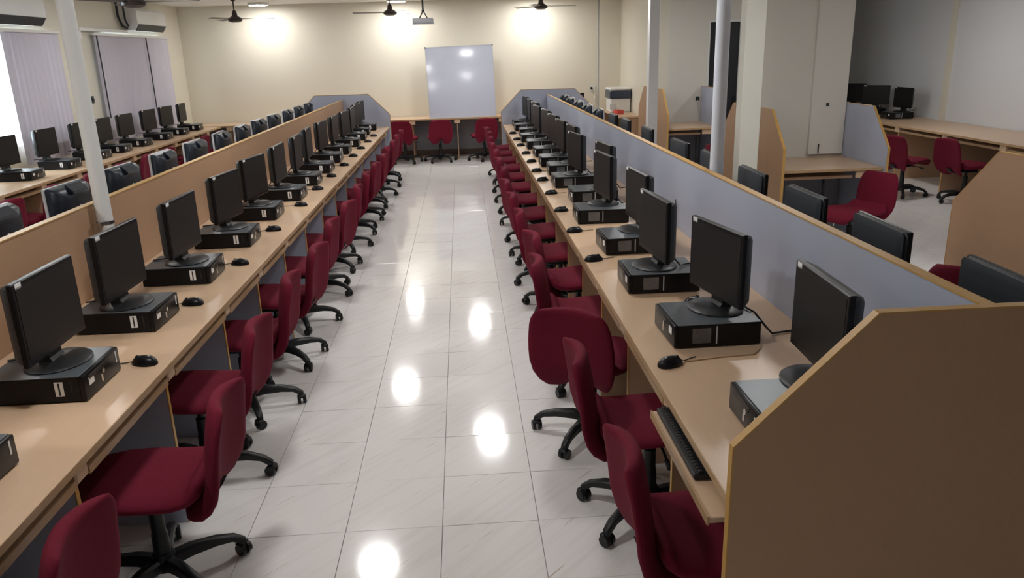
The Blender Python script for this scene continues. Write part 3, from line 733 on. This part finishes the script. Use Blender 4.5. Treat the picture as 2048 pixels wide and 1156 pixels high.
# ------------------------------------------------------------------ vertical blinds
def blind(label, y0, y1, skip, z0=.80, tilt=8, cords=()):
    t = thing('vertical_blind', label, 'blind', (XL+.07, y0, 0))
    part('head_rail', MB().box(-.02, .025, -.03, y1-y0+.03, ZT+.02, ZT+.055, .003), WHITEP, t)
    sw = .127; n = int((y1-y0) / .112)
    me = MB().loft([[(-.003, -sw/2, z), (.004*math.sin(2), 0, z), (-.003, sw/2, z), (-.0036, sw/2, z), (.003, 0, z), (-.0036, -sw/2, z)] for z in (z0, ZT+.02)]).mesh('slat', BLIND)
    for k in range(n):
        y = (k+.5) * (y1-y0) / n
        if any(a <= y0 + y <= b for a, b in skip): continue
        link('slat', me, t, (0, y, 0), math.radians(tilt + random.uniform(-3, 3)))
    for y in cords: part('control_cord', MB().tube([(.03, y-y0, ZT+.02), (.034, y-y0-.004, 2.0), (.03, y-y0+.008, 1.6), (.032, y-y0, 1.15)], .009, 6), CHAR, t, True)
    return t
blind('lavender vertical blind at the left edge, partly open to daylight', 7.35, 10.5, [(8.0, 9.22)], tilt=-5)
blind('closed lavender vertical blind below the corner air conditioner', 11.52, 14.3, [], tilt=-3, cords=(11.53, 13.28))

# ------------------------------------------------------------------ corner with printer and small things
t = thing('printer', 'white printer with navy scanner lid in the far right corner', 'printer', (2.87, 14.35, .78))
part('body', MB().box(-.20, .16, -.22, .22, 0, .24, .012), WHITEP, t)
part('scanner_unit', MB().box(-.22, .165, -.26, .24, .245, .38, .015), NAVY, t)
part('top_cover', MB().box(-.215, .16, -.25, .235, .38, .425, .012), WHITEP, t)
part('paper_tray', MB().box(-.215, -.10, -.232, -.219, .05, .14, .003), SILV, t)
tag(link('carton', MB().box(-.06, .06, -.09, .09, 0, .07, .002).mesh('carton', REDP), None, (2.74, 13.75, .78), .2), 'small red carton on the corner desk before the printer', 'box')
monitor(2.08, 14.78, DZ, -90, 'black monitor on the far wall desk right of the whiteboard', 'far desk monitor', sticker=None, cable=False)
t = thing('wall_socket', 'white wall socket with a hanging cable right of the whiteboard', 'socket', (2.52, YF-.001, 1.16))
part('plate', MB().box(-.05, .05, -.012, 0, -.05, .05, .003), WHITEP, t)
part('plug', MB().box(-.045, -.01, -.05, -.012, -.02, .03, .005), BLKP, t)
part('cable', MB().tube([(.01, -.02, -.02), (.05, -.03, -.10), (.03, -.03, -.20), (.03, -.04, -.30), (-.05, -.06, -.372)], .009), WHITEP, t, True)
tag(link('wall_conduit', MB().cyl((2.62, YF-.02, DZ+.02), (2.62, YF-.02, ZC), .012, n=10).mesh('wall_conduit', SILV, True)), 'thin grey conduit rising up the far wall by the corner', 'conduit')
tag(link('wall_socket', MB().box(-.01, 0, -.05, .05, -.05, .05, .003).box(-.03, -.01, -.02, .02, -.02, .02, .004).mesh('wall_socket', CHAR), None, (XL+.01, 11.25, 1.42), PI), 'tiny dark hook plate on the left wall between the blinds', 'socket')
# adapters and cables along the lavender partition
tag(link('power_adapter', MB().box(-.03, .03, -.05, .05, 0, .045, .006).mesh('power_adapter', BLKP), None, (1.27, 5.05, DZ+.0008), .2), 'black power adapter against the lavender partition', 'adapter')
tag(link('power_cable', MB().tube([(1.27, 5.0, .78), (1.33, 4.95, .84), (1.374, 4.95, .89), (1.376, 4.97, .93)], .004, 6).mesh('power_cable', CABLE, True)), 'black cable climbing the lavender partition from the adapter', 'cable')
tag(link('power_cable', MB().tube([(1.125, 3.05, .857), (1.135, 2.96, .857), (1.15, 2.92, .853), (1.19, 2.90, .80), (1.23, 2.92, .757), (1.36, 2.95, .756)], .0045, 6).mesh('power_cable', CABLE, True)), 'black cable behind the second monitor on the right desk', 'cable')
t = thing('wall_socket', 'small wall outlet with a hanging cable beside the black door', 'socket', (3.67, 12.2, 1.10))
part('plate', MB().box(-.03, .03, -.012, -.0005, -.03, .03, .003), CHAR, t)
part('cable', MB().tube([(0, -.014, -.02), (.01, -.016, -.15), (.04, -.018, -.28), (.10, -.018, -.325)], .006, 6), SILV, t, True)
tag(link('wall_hook', MB().box(-.012, .012, -.02, -.0005, -.015, .015, .003).mesh('wall_hook', CHAR), None, (3.72, 7.88, 1.28)), 'tiny dark hook on the pale pier above the middle booth', 'hook')
tag(link('wall_cable', MB().tube([(3.66, 7.868, .79), (3.66, 7.87, .84), (3.664, 7.872, .885)], .006, 6).mesh('wall_cable', CABLE, True)), 'short black cable end rising from the middle booth desk', 'cable')
